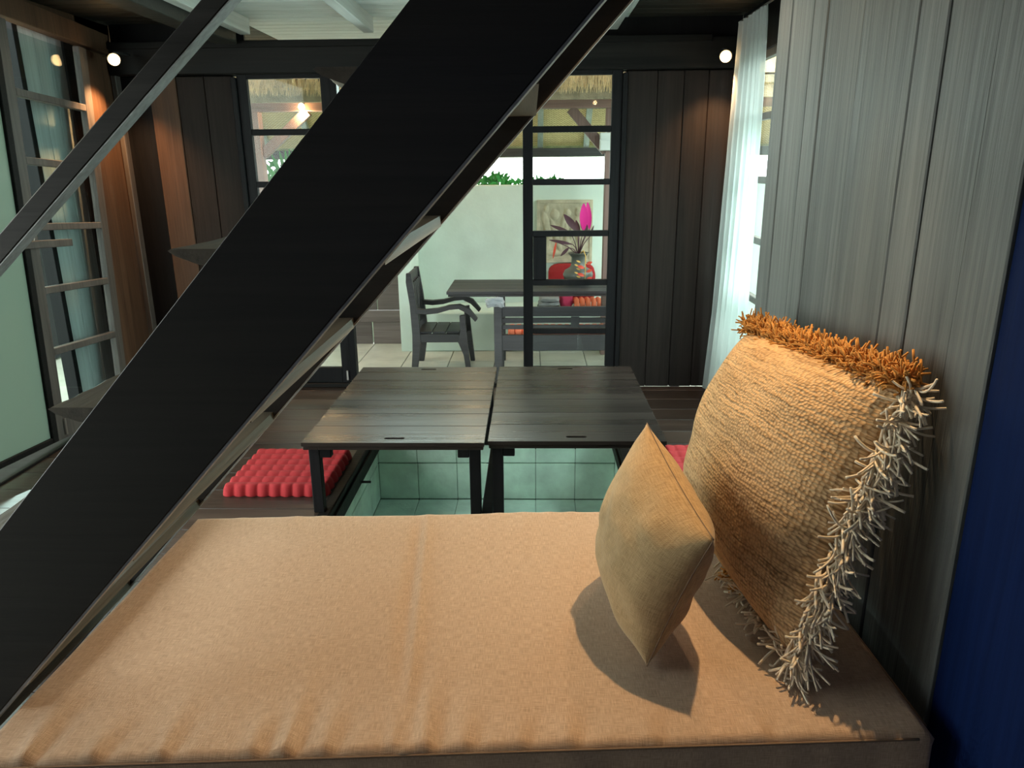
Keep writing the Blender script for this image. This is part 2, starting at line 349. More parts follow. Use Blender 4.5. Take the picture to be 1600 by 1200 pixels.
# fascia boards round the pit rim, each with a peg
for nm, lo, hi in (('fascia_left', (PX0 - .035, PY0, -.135), (PX0 + .022, PY1, .001)), ('fascia_right', (PX1 - .022, PY0, -.135), (PX1 + .035, PY1, .001)), ('fascia_back', (PX0 + .022, PY1 - .02, -.11), (PX1 - .022, PY1 + .03, .001))):
    f_ = box('pit_rim_board', lo, hi, blackx, None, .006); tag(f_, kind='structure')
    xx = PX0 + .022 if 'left' in nm else PX1 - .022; s = 1 if 'left' in nm else -1
    if 'back' not in nm: box('rim_strip', (min(xx, xx + .012 * s), PY0, -.05), (max(xx, xx + .012 * s), PY1 - .03, -.035), blackx, f_, .002); tube('peg', [(xx - .01 * s, 3.63, -.12), (xx + .05 * s, 3.63, -.12)], .007, blackm, f_)
cb = box('pit_crossbeam', (-.228, PY0, -.05), (-.178, PY1 - .02, -.008), blackx, None, .004); tag(cb, kind='structure')

# ---- back wall
wb = boxes('wall_back', [((XL, YB + .035, 0), (-1.9, YB + .06, 2.1)), ((.60, YB + .035, 0), (XR, YB + .06, 2.1)), ((XL, YB + .035, 2.05), (-1.80, YB + .06, 2.36)), ((.45, YB + .035, 2.05), (XR, YB + .06, 2.36))], black, bev=0)
tag(wb, kind='structure')
for a, b, m, d in ((-2.43, -2.255, redw, 0), (-2.252, -2.075, wallb, .006), (-2.072, -1.895, wallb, .003), (.605, .79, wallb, 0), (.793, .955, wallb, .004), (.958, 1.108, wallb, 0), (1.111, 1.262, wallb, .005)):
    box('plank', (a, YB + d, .0), (b, YB + .035, 2.05), m, wb, .004)
box('batten', (-2.65, YB - .03, 0), (-2.618, YB + .03, 2.1), framem, wb, .003)
box('batten', (1.262, YB - .015, 0), (XR - .002, YB + .03, 2.1), wallb, wb, .003)
t1 = box('trim_1', (XL, YB - .045, 2.055), (XR, YB + .035, 2.235), blackx, None, .006); tag(t1, kind='structure')
box('fillet', (XL + .01, YB - .06, 2.205), (1.1, YB - .045, 2.245), blackx, t1, .003)
for k in range(2):
    a, b = ((-1.895, -1.862), (.575, .605))[k]
    tag(box('trim_2' if k == 0 else 'trim_3', (a, YB - .02, 0), (b, YB + .05, 2.04), black, None, .004), kind='structure')
tag(box('trim_4', (-1.895, YB - .02, 0.0), (.605, YB + .06, .03), blackx, None, .004), kind='structure')

def leaf(name, x0, x1, ztop, rails, mat, zb=.03, bottom=.12, st=.062, th=.04, plane='y', at=YB, gl=glass, top=.04):
    """glazed door leaf; plane y: leaf spans x; plane x: leaf spans y"""
    def P(a, b, c): return (a, b, c) if plane == 'y' else (b, a, c)
    def bx(n, a0, a1, z0, z1, m, par, t0=-th / 2, t1=th / 2, bev=.003):
        lo = P(a0, at + t0, z0); hi = P(a1, at + t1, z1); return box(n, [min(q) for q in zip(lo, hi)], [max(q) for q in zip(lo, hi)], m, par, bev)
    c = P((x0 + x1) / 2, at, zb); r = empty(name, c)
    bx('stile', x0, x0 + st, zb, ztop, mat, r); bx('stile', x1 - st, x1, zb, ztop, mat, r)
    bx('bottom_rail', x0 + st, x1 - st, zb, zb + bottom, mat, r); bx('top_rail', x0 + st, x1 - st, ztop - top, ztop, mat, r)
    zs = [zb + bottom] + sorted(rails) + [ztop - top + .017]
    for z in rails: bx('rail', x0 + st, x1 - st, z - .019, z + .019, mat, r)
    for i in range(len(zs) - 1):
        a = zs[i] + (.019 if i else 0); b = zs[i + 1] - (.019 if i < len(zs) - 2 else .017)
        bx('pane', x0 + st - .004, x1 - st + .004, a - .003, b + .003, gl, r, -.003, .003, 0)
    return r
RZ = [1.71, 1.385, 1.055, .73, .395]
wl = leaf('door_1', -1.862, -1.27, 2.07, RZ, black, bottom=.11, at=YB + .02); tag(wl, kind='structure')
box('stile_cover', (-1.268, YB - .02, .03), (-1.225, YB + .05, 2.045), black, wl, .003)
box('bolt', (-1.30, YB - .012, .05), (-1.285, YB - .001, .12), metal, wl, .002)
wr = leaf('door_2', -.055, .575, 2.07, RZ, black, bottom=.11, at=YB + .02, st=.066); tag(wr, kind='structure')
lk = box('lock_box', (.012, YB - .012, .752), (.10, YB + .05, 1.035), black, wr, .004)

# ---- left wall (old, slightly racked out of plumb)
TILT = .062
PIV = Vector((0, 4.3, 1.0))
LEFT = []
wlft = boxes('wall_left', [((XL - .06, 4.64, 0), (XL - .03, YB + .05, 2.5)), ((XL - .06, -1.6, 2.22), (XL - .03, YB, 2.5)), ((XL - .06, -1.6, 0), (XL - .03, .6, 2.5))], redw, bev=0)
tag(wlft, kind='structure')
box('plank', (XL - .03, 4.645, .0), (XL + .01, 4.80, 2.2), redw, wlft, .004)
box('plank', (XL - .03, 4.80, .0), (XL - .005, 4.975, 2.2), redw, wlft, .004)
box('plank', (XL - .03, 2.0, 2.215), (XL + .02, YB - .1, 2.33), redw, wlft, .004)
LEFT.append(wlft)
LR = [1.858, 1.52, 1.18, .842, .505]
dl = leaf('door_3', 3.87, 4.635, 2.2, LR, framem, zb=.015, bottom=.14, st=.075, plane='x', at=XL, gl=dglass); tag(dl, kind='structure')
lathe('keyhole_plate', [(.0, 0), (.014, 0), (.014, .004), (.006, .006)], (0, 0, 0), metal, dl, 14)
kh = dl.children[-1]; kh.matrix_basis = Matrix.Translation((XL + .021, 3.905, 1.09)) @ Matrix.Rotation(R(90), 4, 'Y'); kh.matrix_parent_inverse = world_of(dl).inverted()
box('floor_bolt', (XL + .02, 3.925, .035), (XL + .032, 3.94, .13), metal, dl, .002)
LEFT.append(dl)
d4 = leaf('door_4', 2.98, 3.872, 2.2, [], blackx, zb=.015, bottom=.03, st=.045, plane='x', at=XL - .0, gl=frost); tag(d4, kind='structure')
bm = bmesh.new()
addtube(bm, [(XL + .03, 3.872 + .028 * math.cos(t * math.pi / 8), 1.13 + .028 * math.sin(t * math.pi / 8)) for t in range(17)], .003, 6)
fin(bm, 'ring_pull', metal, d4, True); LEFT.append(d4)
lm = Matrix.Translation(PIV) @ Matrix.Rotation(-TILT, 4, 'X') @ Matrix.Translation(-PIV)
for o in LEFT: o.matrix_basis = lm @ o.matrix_basis
tag(box('trim_5', (XL - .1, 2.0, -.02), (XL + .03, YB, .012), blackx, None, .003), kind='structure')
tag(box('trim_9', (XL - .10, 4.84, 0), (XL - .034, YB + .1, 2.5), redw, None, .003), kind='structure')
tag(box('trim_10', (XL - .2, 4.725, -.02), (XL - .12, 5.0, 2.5), black, None, .003), kind='structure')
# folded plank shutter outside the glass
tag(box('trim_11', (XL - .20, 4.285, -.02), (XL - .125, 4.325, 2.5), black, None, .003), kind='structure')
sh = empty('plank_shutter', (XL - .12, 4.52, 0), 'blue-grey plank shutter folded behind the glazed left door', 'shutter')
for k in range(3): box('board', (XL - .16, 4.33 + k * .13, .06), (XL - .13, 4.457 + k * .13, 2.3), shutm, sh, .004)
box('batten', (XL - .185, 4.33, .5), (XL - .16, 4.718, .58), shutm, sh); box('batten', (XL - .185, 4.33, 1.8), (XL - .16, 4.718, 1.88), shutm, sh)

# ---- right side: near plank wall, its return, and the glazed far part
XW = .78
wr1 = boxes('wall_right', [((XW + .025, 1.245, 0), (XW + .07, 2.58, 3.4))], black, bev=0); tag(wr1, kind='structure')
tag(box('wall_right_4', (XW + .07, 2.55, 0), (XR + .03, 2.60, 3.4), black, None, .002), kind='structure')
for a, b, d in ((1.245, 1.375, .000), (1.377, 1.545, .004), (1.548, 1.66, .001), (1.6615, 1.935, .000), (1.938, 2.17, .003), (2.173, 2.275, .001), (2.278, 2.46, .002), (2.462, 2.585, .000)):
    box('plank', (XW + d, a + .001, 0), (XW + .025, b, 3.4), wallp, wr1, .003)
nv = box('wall_right_2', (XW + .006, -1.6, 0), (XW + .08, 1.243, 3.4), navym, None, .002); tag(nv, kind='structure')
wr3 = box('wall_right_3', (XR, 2.6, 0), (XR + .05, 3.1, 2.4), black, None, .002); tag(wr3, kind='structure')
tag(box('trim_6', (XR, 3.1, 2.1), (XR + .05, YB + .03, 2.4), black, None, .002), kind='structure')
for i, (a, b) in enumerate(((3.12, 3.98), (3.99, 4.85))):
    q = leaf('window_%d' % (i + 1), a, b, 2.09, [1.745, 1.40, 1.06, .72, .38], framem, zb=.02, bottom=.12, st=.06, plane='x', at=XR + .02, gl=glass); tag(q, kind='structure')
tag(box('trim_7', (XR, 4.855, 0), (XR + .05, YB + .03, 2.1), black, None, .002), kind='structure')

# ---- ceiling
ce = boxes('ceiling', [((XL - .1, 2.6, ZC + .02), (XR + .1, 6.05, ZC + .04))], black, bev=0); tag(ce, kind='structure')
yy = 2.6
while yy < 6.0:
    for a, b, m in ((XL - .05, -1.80, ceilm), (-1.797, .60, whitew), (.603, XR + .05, ceilm)):
        box('board', (a, yy + .002, ZC), (b, min(yy + .115, 6.05) - .002, ZC + .02), m, ce, .003)
    yy += .115
for k, x in enumerate((-1.74, -.985, -.23, .49)):
    jm = joistm
    o = box('joist', (x - .032, 2.6, ZC - .09), (x + .032, 4.90, ZC), jm, ce, .004)
box('joist', (-1.93, 2.6, ZC - .14), (-1.80, 4.91, ZC), ceilm, ce, .004)
# shell that closes the room behind and above the stair
tag(box('wall_front', (XL - .1, -1.66, 0), (XW + .1, -1.6, 3.4), black, None, 0), kind='structure')
lf = boxes('trim_8', [((XL - .1, -1.6, 3.4), (XR + .1, 2.65, 3.45)), ((XL - .1, 2.58, ZC), (XR + .1, 2.64, 3.4)), ((XL - .12, -1.6, 2.4), (XL - .06, 2.64, 3.4))], ceilm, bev=0); tag(lf, kind='structure')

# ============================================================ STAIR
SL = 1.09
st = empty('open_staircase', (-1.6, 1.6, 0), 'dark open-tread timber staircase rising diagonally across the front of the room', 'staircase')
def stringer(y0, y1):
    lo = lambda x: 1.614 + SL * x; hi = lambda x: 1.915 + SL * x
    pts = [(-1.614 / SL, 0), (-1.915 / SL, 0), ((3.0 - 1.915) / SL - .25, 2.73), (.742, hi(.742) - .0), (.742, lo(.742))]
    pts[2] = (.60, hi(.60))
    extrude_poly('stringer', pts, 1, y0, y1, stairm, st, .002)
stringer(1.168, 1.21); stringer(1.99, 2.03)
for ya_, yb_ in ((1.169, 1.209), (1.991, 2.029)):  # thin pale strips paint the light on the stringers' bottom faces
    e_ = extrude_poly('lit_worn_edge', [(-1.45, 1.614 - SL * 1.45), (.74, 1.614 + SL * .74), (.743, 1.614 + SL * .74 - .003), (-1.447, 1.614 - SL * 1.45 - .003)], 1, ya_, yb_, litwornm, st); e_['label'] = 'grey worn lower edge of the stringer with the light on it painted in'
for k in range(-3, 5):
    zt = 1.10 + .272 * k; xb = -.488 + .25 * k; xt = -.839 + .25 * k
    bm = bmesh.new(); n = 26; rows = []
    for i in range(n + 1):
        yv = 1.2095 + i * (.781) / n; wv = noise.noise(Vector((k * 5.1, yv * 7, 0))) * .02 + noise.noise(Vector((k * 3.1, yv * 25, 4))) * .006
        prof = [(xb, zt), (xb, zt - .028), (xt + .085 + wv, zt - .032), (xt + .05 + wv, zt - .026), (xt + .012 + wv, zt - .012), (xt + wv, zt - .003), (xt + .006 + wv, zt)]
        rows.append([bm.verts.new((px, yv, pz)) for px, pz in prof])
    for a, b in zip(rows, rows[1:]):
        for j in range(7): bm.faces.new((a[j], a[(j + 1) % 7], b[(j + 1) % 7], b[j]))
    bm.faces.new(rows[0]); bm.faces.new(rows[-1][::-1]); fin(bm, 'tread', treadm, st)
# handrail board on the far side
yA = 2.05
tp0, tp1 = onY(313, 0, yA), onY(0, 364, yA); bt0, bt1 = onY(357, 0, yA), onY(0, 412, yA)
def ext(a, b, x):
    t = (x - a.x) / (b.x - a.x); return (x, a.z + t * (b.z - a.z))
hr = extrude_poly('stair_handrail', [ext(tp0, tp1, -.35), ext(bt0, bt1, -.35), ext(bt0, bt1, -2.05), ext(tp0, tp1, -2.05)], 1, yA, yA + .055, railm, None, .003)
tag(hr, 'dark slanting handrail board of the stair, crossing the upper left', 'handrail')
p0, p1 = ext(bt0, bt1, -.36), ext(bt0, bt1, -2.04)  # pale strip below the rail carries the light on its underside as colour
ed = extrude_poly('lit_worn_edge', [p0, p1, (p1[0], p1[1] - .004), (p0[0], p0[1] - .004)], 1, yA + .002, yA + .053, litwornm, hr); ed['label'] = 'grey worn underside edge with the light on it painted in'
for xx in (-1.95,):
    z0 = ext(bt0, bt1, xx)[1]; box('newel_post', (xx - .03, yA + .002, 0), (xx + .03, yA + .052, z0 + .02), railm, hr, .003)

# ============================================================ DAYBED
FL, FR_, BR_, BL_ = (-1.0, 1.035), (.735, 1.135), (.70, 2.065), (-1.0, 1.985)
db = empty('daybed', (-.15, 1.55, 0), 'dark wooden daybed base under the long tan mattress', 'daybed')
def quadbox(name, inset, z0, z1, mat, par, bev):
    c = [(FL[0] + inset, FL[1] + inset), (FR_[0] - inset, FR_[1] + inset), (BR_[0] - inset, BR_[1] - inset), (BL_[0] + inset, BL_[1] - inset)]
    return extrude_poly(name, c, 2, z0, z1, mat, par, bev)
quadbox('platform', .02, .30, .378, blackx, db, .004)
for i, (px, py) in enumerate(((-.92, 1.1), (.62, 1.2), (.62, 1.95), (-.92, 1.9))): box('leg', (px - .04, py - .04, 0), (px + .04, py + .04, .30), black, db)
quadbox('side_skirt', .05, .16, .30, blackx, db, .004)
# mattress: top grid with creases, sides
bm = bmesh.new(); uvl = bm.loops.layers.uv.new('UVMap'); NU, NV = 190, 100
def lerp(a, b, t): return a + (b - a) * t
creases = [(-.78, .10, .010), (-.66, .16, .008), (-.50, .13, .009), (-.44, .20, .012), (-.37, .14, .008), (-.25, .34, .013), (-.19, .2, .010), (-.12, .12, .006), (-.02, .09, .005), (.07, .10, .006), (.22, .08, .004), (.42, .07, .004), (-.9, .2, .012)]
def zoff(x, t, yfr):
    z = .004 * noise.noise(Vector((x * 2.2, t * 2.5, 1))) + .0016 * noise.noise(Vector((x * 9, t * 6, 5)))
    for cx_, ln, am in creases:
        d = yfr / ln
        if d < 1.6:
            xc = cx_ - .12 * yfr; s = .012 + .02 * min(1, d)
            z += am * math.exp(-d * d * 1.5) * .8 * (math.exp(-((x - xc) / s) ** 2) - .9 * math.exp(-((x - xc - 1.5 * s) / s) ** 2)) * min(1, yfr / .012)
    # the long lengthwise crease
    xc = -.31 + .08 * (1 - t); z += .008 * min(1, (1 - t) * 8) * (math.exp(-((x - xc) / .012) ** 2) - .8 * math.exp(-((x - xc + .025) / .02) ** 2))
    xc = -.03 + .03 * math.sin(t * 3); z += .0025 * math.exp(-((x - xc) / .03) ** 2) * max(0, t - .45) * 2
    # back-edge puckers
    b = (1 - t) * .93
    for cx_ in (-.86, -.70, -.62, -.31, -.1, .05, .12): z += .0018 * math.exp(-(b / .06) ** 2) * math.exp(-((x - cx_) / .018) ** 2)
    return z
T = []
for j in range(NV + 1):
    t = j / NV; row = []
    for i in range(NU + 1):
        s = i / NU
        x = lerp(lerp(FL[0], FR_[0], s), lerp(BL_[0], BR_[0], s), t); yv = lerp(lerp(FL[1], FR_[1], s), lerp(BL_[1], BR_[1], s), t)
        e = min(s * 1.7, (1 - s) * 1.7, t * .95, (1 - t) * .95); rd = .016
        dz = 0 if e > rd else -(rd - math.sqrt(max(0, rd * rd - (rd - e) ** 2))) * .7
        row.append(bm.verts.new((x, yv, .5 + dz + zoff(x, t, t * .95) - .002)))
    T.append(row)
def face(vs, us):
    f = bm.faces.new(vs); f.smooth = True
    for l, u in zip(f.loops, us): l[uvl].uv = u
for j in range(NV):
    for i in range(NU):
        vs = (T[j][i], T[j][i + 1], T[j + 1][i + 1], T[j + 1][i]); face(vs, [(v.co.x, v.co.y) for v in vs])
ring = [T[0][i] for i in range(NU)] + [T[j][NU] for j in range(NV)] + [T[NV][i] for i in range(NU, 0, -1)] + [T[j][0] for j in range(NV, 0, -1)]
prev = ring; L0 = 0
for lev, zz in enumerate((.47, .43, .39, .381)):
    cur = []
    for k, v in enumerate(ring):
        c = v.co; off = (.006 * noise.noise(Vector((c.x * 14, c.y * 14, zz * 6)))) if lev < 3 else 0
        d = Vector((c.x + .13, c.y - 1.55, 0)); d.normalize(); cur.append(bm.verts.new((c.x + d.x * off, c.y + d.y * off, zz)))
    n = len(ring)
    for k in range(n):
        vs = (prev[k], cur[k], cur[(k + 1) % n], prev[(k + 1) % n])
        face(vs, [(k * .0092, 0 + lev * .04), (k * .0092, .04 + lev * .04), (k * .0092 + .0092, .04 + lev * .04), (k * .0092 + .0092, lev * .04)])
    prev = cur
bm.faces.new(prev)
mt = fin(bm, 'daybed_mattress', linen); tag(mt, 'long flat mattress in tan-orange linen lying on the daybed', 'mattress')
tube('piping', [(lerp(FL[0], FR_[0], s / 60), lerp(FL[1], FR_[1], s / 60) - .001, .487) for s in range(1, 60)], .0024, seamm, mt, 6)
tube('piping', [(lerp(FR_[0], BR_[0], s / 30) + .001, lerp(FR_[1], BR_[1], s / 30), .487) for s in range(1, 30)], .0022, seamm, mt, 6)

# ============================================================ CUSHIONS ON THE DAYBED
def pillow(name, TL, TR, BR, BL, hf, hb, mat, n=44, pinch=.06, pw=2.4, sag=None, ex=.55):
    """corner points; hf: bulge towards the room, hb: bulge behind"""
    TL, TR, BR, BL = map(Vector, (TL, TR, BR, BL))
    nrm = (TR - TL).cross(BL - TL).normalized()
    if nrm.x > 0: nrm = -nrm
    C0 = (TL + TR + BR + BL) / 4
    lu = ((TR - TL).length + (BR - BL).length) / 2; lv = ((BL - TL).length + (BR - TR).length) / 2
    def base(u, v):
        p = TL.lerp(TR, u).lerp(BL.lerp(BR, u), v)
        du = 1 - (2 * u - 1) ** 2; dv = 1 - (2 * v - 1) ** 2
        # edges draw in between the corners
        c1 = TL.lerp(TR, u).lerp(BL.lerp(BR, u), .5); c2 = TL.lerp(BL, v).lerp(TR.lerp(BR, v), .5)
        k1 = pinch * du * (abs(2 * v - 1) ** 2); k2 = pinch * dv * (abs(2 * u - 1) ** 2)
        return p + (c1 - p) * k1 + (c2 - p) * k2
    def hgt(u, v):
        a = max(0, 1 - abs(2 * u - 1) ** pw) * max(0, 1 - abs(2 * v - 1) ** pw)
        return a ** ex
    bm = bmesh.new(); uvl = bm.loops.layers.uv.new('UVMap'); G = []
    for side, H in ((1, hf), (-1, hb)):
        g = []
        for j in range(n + 1):
            row = []
            for i in range(n + 1):
                u, v = i / n, j / n
                if side == -1 and (i in (0, n) or j in (0, n)): row.append(G[0][j][i]); continue
                h = hgt(u, v) * H
                wr = .009 * noise.noise(Vector((u * 6, v * 6, side * 3))) * min(1, hgt(u, v) * 2)
                p = base(u, v) + nrm * (side * h + wr)
                if sag: p = sag(u, v, p, side)
                row.append(bm.verts.new(p))
            g.append(row)
        G.append(g)
        for j in range(n):
            for i in range(n):
                f = bm.faces.new((g[j][i], g[j][i + 1], g[j + 1][i + 1], g[j + 1][i])); f.smooth = True
                for l, (a, b) in zip(f.loops, ((i, j), (i + 1, j), (i + 1, j + 1), (i, j + 1))): l[uvl].uv = (a / n * lu, b / n * lv)
    o = fin(bm, name, mat)
    def edge(u, v):
        p = base(u, v); return sag(u, v, p, 0) if sag else p
    return o, edge, nrm
def rest(u, v, p, side): return Vector((min(p.x, XW - .012), p.y, max(p.z, .507)))
# big knitted pillow against the wall
bTL, bTR, bBR, bBL = (.665, 2.20, 1.02), (.735, 1.385, 1.085), (.535, 1.285, .525), (.47, 1.99, .525)
bigp, bedge, bn = pillow('knitted_pillow', bTL, bTR, bBR, bBL, .17, .035, knitm, 60, .02, sag=rest)
tag(bigp, 'large tan knitted pillow with cream and ochre fringe leaning on the plank wall', 'pillow')
def strands(name, edges, count, ln, rad, mat, par, spread, droop, seg=4, steps=5, wob=.35):
    bm = bmesh.new()
    for k in range(count):
        e = edges[k % len(edges)]; t = random.random(); p = e[0](t); d0 = e[1](t)
        p = p + Vector((min(0, random.gauss(-.004, .010)), random.gauss(0, .006), random.gauss(0, .006)))
        d = (d0 + Vector((random.gauss(0, spread), random.gauss(0, spread), random.gauss(0, spread)))).normalized()
        L_ = ln * random.uniform(.65, 1.2); pts = [p - d * .006]; q = p.copy()
        cur = Vector((random.gauss(0, 1), random.gauss(0, 1), random.gauss(0, 1))) * wob
        for s in range(steps):
            d = (d + cur / steps + Vector((0, 0, -droop / steps))).normalized(); q = q + d * L_ / steps; q.x = min(q.x, XW - .004); q.z = max(q.z, .503); pts.append(q.copy())
        addtube(bm, pts, rad * random.uniform(.8, 1.2), seg)
    o = fin(bm, name, mat, par, True); tag(o, kind='stuff'); return o
C0b = (Vector(bTL) + Vector(bTR) + Vector(bBR) + Vector(bBL)) / 4
def outd(u, v): return ((bedge(u, v) - C0b) - bn * (bedge(u, v) - C0b).dot(bn)).normalized()
toward = Vector((-.35, -.75, 0))
strands('cream_fringe', [(lambda t: bedge(1, t), lambda t: (outd(1, t) * .45 + toward * .55 + Vector((0, 0, -.5))).normalized())], 430, .075, .0026, cream, bigp, .34, .45, 5, 8, 1.0)
strands('cream_fringe', [(lambda t: bedge(1 - .55 * t, 1) + Vector((0, 0, .004)), lambda t: Vector((-.75, -.5, .12)))], 100, .055, .0025, cream, bigp, .3, .25, 5, 7, 1.0)
strands('ochre_fringe', [(lambda t: bedge(t, 0) + Vector((random.gauss(0, .008), 0, random.gauss(0, .006))), lambda t: Vector((-.35, -.1, .9)))], 3400, .044, .0023, tuft, bigp, .45, .1, 4, 3, .6)
strands('ochre_fringe', [(lambda t: bedge(.5 + .1 * t, 1), lambda t: Vector((-.8, -.4, .2)))], 120, .03, .0022, tuft, bigp, .4, .2, 4, 3, .6)
# small linen pillow
sTL, sTR, sBR, sBL = (.275, 1.68, .905), (.352, 1.30, .80), (.236, 1.305, .505), (.20, 1.70, .545)
smp, sedge, sn_ = pillow('linen_pillow', sTL, sTR, sBR, sBL, .105, .10, linen2, 48, .05, 2.6, rest, .62)
tag(smp, 'small mustard-beige linen pillow propped against the knitted one', 'pillow')
for e in ((lambda t: sedge(t, 0)), (lambda t: sedge(1, t)), (lambda t: sedge(t, 1))):
    tube('seam', [e(i / 30) for i in range(31)], .0013, seamm, smp, 5)

# ============================================================ TWO LOW TABLES OVER THE PIT
ZT = .35
def slotted(name, x0, x1, y0, y1, z0, z1, slots, mat, par):
    bm = bmesh.new(); es = []
    def loop(ps):
        vs = [bm.verts.new((a, b, z1)) for a, b in ps]
        for i in range(len(vs)): es.append(bm.edges.new((vs[i], vs[(i + 1) % len(vs)])))
    loop([(x0, y0), (x1, y0), (x1, y1), (x0, y1)])
    for cx_, cy_, hw, hr_ in slots:
        ps = [(cx_ + hw + hr_ * math.cos(a), cy_ + hr_ * math.sin(a)) for a in [R(-90 + 30 * k) for k in range(7)]] + [(cx_ - hw + hr_ * math.cos(a), cy_ + hr_ * math.sin(a)) for a in [R(90 + 30 * k) for k in range(7)]]
        loop(ps)
    r = bmesh.ops.triangle_fill(bm, use_beauty=True, use_dissolve=False, edges=es)
    fs = [g for g in r['geom'] if isinstance(g, bmesh.types.BMFace)]
    # drop faces that fell inside a slot
    for f in list(fs):
        c = f.calc_center_median()
        for cx_, cy_, hw, hr_ in slots:
            if abs(c.x - cx_) < hw + hr_ * .6 and abs(c.y - cy_) < hr_ * .7 and all(abs(v.co.y - cy_) <= hr_ + 1e-4 and abs(v.co.x - cx_) < hw + hr_ + 1e-4 for v in f.verts):
                bm.faces.remove(f); fs.remove(f); break
    ex = bmesh.ops.extrude_face_region(bm, geom=fs); vs = [g for g in ex['geom'] if isinstance(g, bmesh.types.BMVert)]
    bmesh.ops.translate(bm, verts=vs, vec=(0, 0, z0 - z1))
    return fin(bm, name, mat, par)
def low_table(x0, x1, y0, y1, label, lx0, lx1):
    t = empty('low_table', ((x0 + x1) / 2, (y0 + y1) / 2, 0), label, 'table', 'pair of low tables over the sunken pit')
    ys = [y0, y0 + .215, y0 + .39, y0 + .60, y0 + .80, y0 + .955, y1]; cx_ = (x0 + x1) / 2
    for k in range(6):
        a, b = ys[k] + (.0015 if k else 0), ys[k + 1] - .0015
        if k in (0, 5): slotted('plank', x0, x1, a, b, ZT - .018, ZT, [(cx_ + .0, a + .055 if k == 0 else b - .05, .035, .011)], tablem, t)
        else: box('plank', (x0, a, ZT - .018), (x1, b, ZT), tablem, t, .0015)
    boxes('underframe', [((x0 + .004, y0 + .006, ZT - .036), (x0 + .07, y1 - .006, ZT - .02)), ((x1 - .07, y0 + .006, ZT - .036), (x1 - .004, y1 - .006, ZT - .02)),
                         ((x0 + .07, y0 + .006, ZT - .036), (x1 - .07, y0 + .045, ZT - .02)), ((x0 + .07, y1 - .06, ZT - .036), (x1 - .07, y1 - .006, ZT - .02))], tablem, t, .002)
    for (lx, zb) in ((lx0, 0 if lx0 < PX0 else PZ), (lx1, 0 if lx1 > PX1 else PZ)):
        for ly in (y0 + .035, y1 - .075):
            box('leg', (lx - .024, ly, zb), (lx + .024, ly + .045, ZT - .036), black, t, .003)
            s = 1 if lx < cx_ else -1
            box('bracket', (min(lx + s * .024, lx + s * .075), ly + .002, ZT - .085), (max(lx + s * .024, lx + s * .075), ly + .04, ZT - .036), black, t, .003)
    return t
low_table(-1.0, -.205, 2.988, 4.238, 'left one of the two low dark plank tables over the tiled pit', -.958, -.25)
low_table(-.19, .582, 3.008, 4.245, 'right one of the two low dark plank tables over the tiled pit', -.15, .53)
# ---- tufted seat cushions
def tufted(name, x0, x1, y0, y1, label):
    bm = bmesh.new(); n = 96; nx, ny = 9, 7; g = []
    for j in range(n + 1):
        row = []
        for i in range(n + 1):
            u, v = i / n, j / n
            hh = abs(math.sin(math.pi * ny * v + .25 * abs(math.sin(math.pi * nx * u)))) ** .55 * (.72 + .28 * abs(math.sin(math.pi * nx * u)) ** .6)
            e = min(u, 1 - u, v, 1 - v); ed = min(1, e / .035) ** .5
            z = .004 + ed * (.033 + .018 * hh)
            sc = .012 * (abs(math.sin(math.pi * ny * v)) - .5) * (1 if u > .5 else -1) * (abs(2 * u - 1) ** 8)
            sd = .012 * (abs(math.sin(math.pi * nx * u)) - .5) * (1 if v > .5 else -1) * (abs(2 * v - 1) ** 8)
            row.append(bm.verts.new((x0 + (x1 - x0) * u + sc, y0 + (y1 - y0) * v + sd, z)))
        g.append(row)
    for j in range(n):
        for i in range(n): bm.faces.new((g[j][i], g[j][i + 1], g[j + 1][i + 1], g[j + 1][i]))
    ring = [g[0][i] for i in range(n)] + [g[j][n] for j in range(n)] + [g[n][i] for i in range(n, 0, -1)] + [g[j][0] for j in range(n, 0, -1)]
    bot = [bm.verts.new((v.co.x, v.co.y, .0005)) for v in ring]
    for k in range(len(ring)): bm.faces.new((ring[k], bot[k], bot[(k + 1) % len(ring)], ring[(k + 1) % len(ring)]))
    bm.faces.new(bot); o = fin(bm, name, redm, None, True); tag(o, label, 'cushion', 'red floor cushions beside the pit'); return o
tufted('floor_cushion', -1.47, -.965, 3.19, 3.70, 'red tufted floor cushion left of the low tables')
tufted('floor_cushion', .70, 1.22, 3.17, 3.76, 'red tufted floor cushion right of the low tables, mostly behind the knitted pillow')

# ============================================================ CURTAIN, LAMPS
bm = bmesh.new(); ny_, nz_ = 90, 30; g = []
for j in range(nz_ + 1):
    t = j / nz_; z = 2.285 * (1 - t) + .012 * t; row = []
    ya = 4.29 - .17 * t ** .6; yb = 4.80 + .14 * t
    for i in range(ny_ + 1):
        s = i / ny_; amp = .012 + .022 * t
        x = 1.225 - .03 * t + amp * math.sin(s * math.pi * 2 * 6 + .8 * math.sin(t * 3)) * .6 + .006 * math.sin(s * 71 + t * 4)
        row.append(bm.verts.new((x, ya + (yb - ya) * s + .01 * math.sin(t * 5 + s * 9), z)))
    g.append(row)
for j in range(nz_):
    for i in range(ny_): bm.faces.new((g[j][i], g[j][i + 1], g[j + 1][i + 1], g[j + 1][i]))
cu = fin(bm, 'sheer_curtain', sheerm, None, True); tag(cu, 'sheer white curtain hanging over the right-hand window beside the back wall', 'curtain')
rod = tube('curtain_rod', [(1.235, 3.0, 2.292), (1.235, 4.86, 2.292)], .006, metal, None); tag(rod, 'thin metal rod that carries the white curtain', 'curtain rod')
tube('bracket', [(1.235, 4.84, 2.292), (1.31, 4.84, 2.292)], .006, metal, rod)
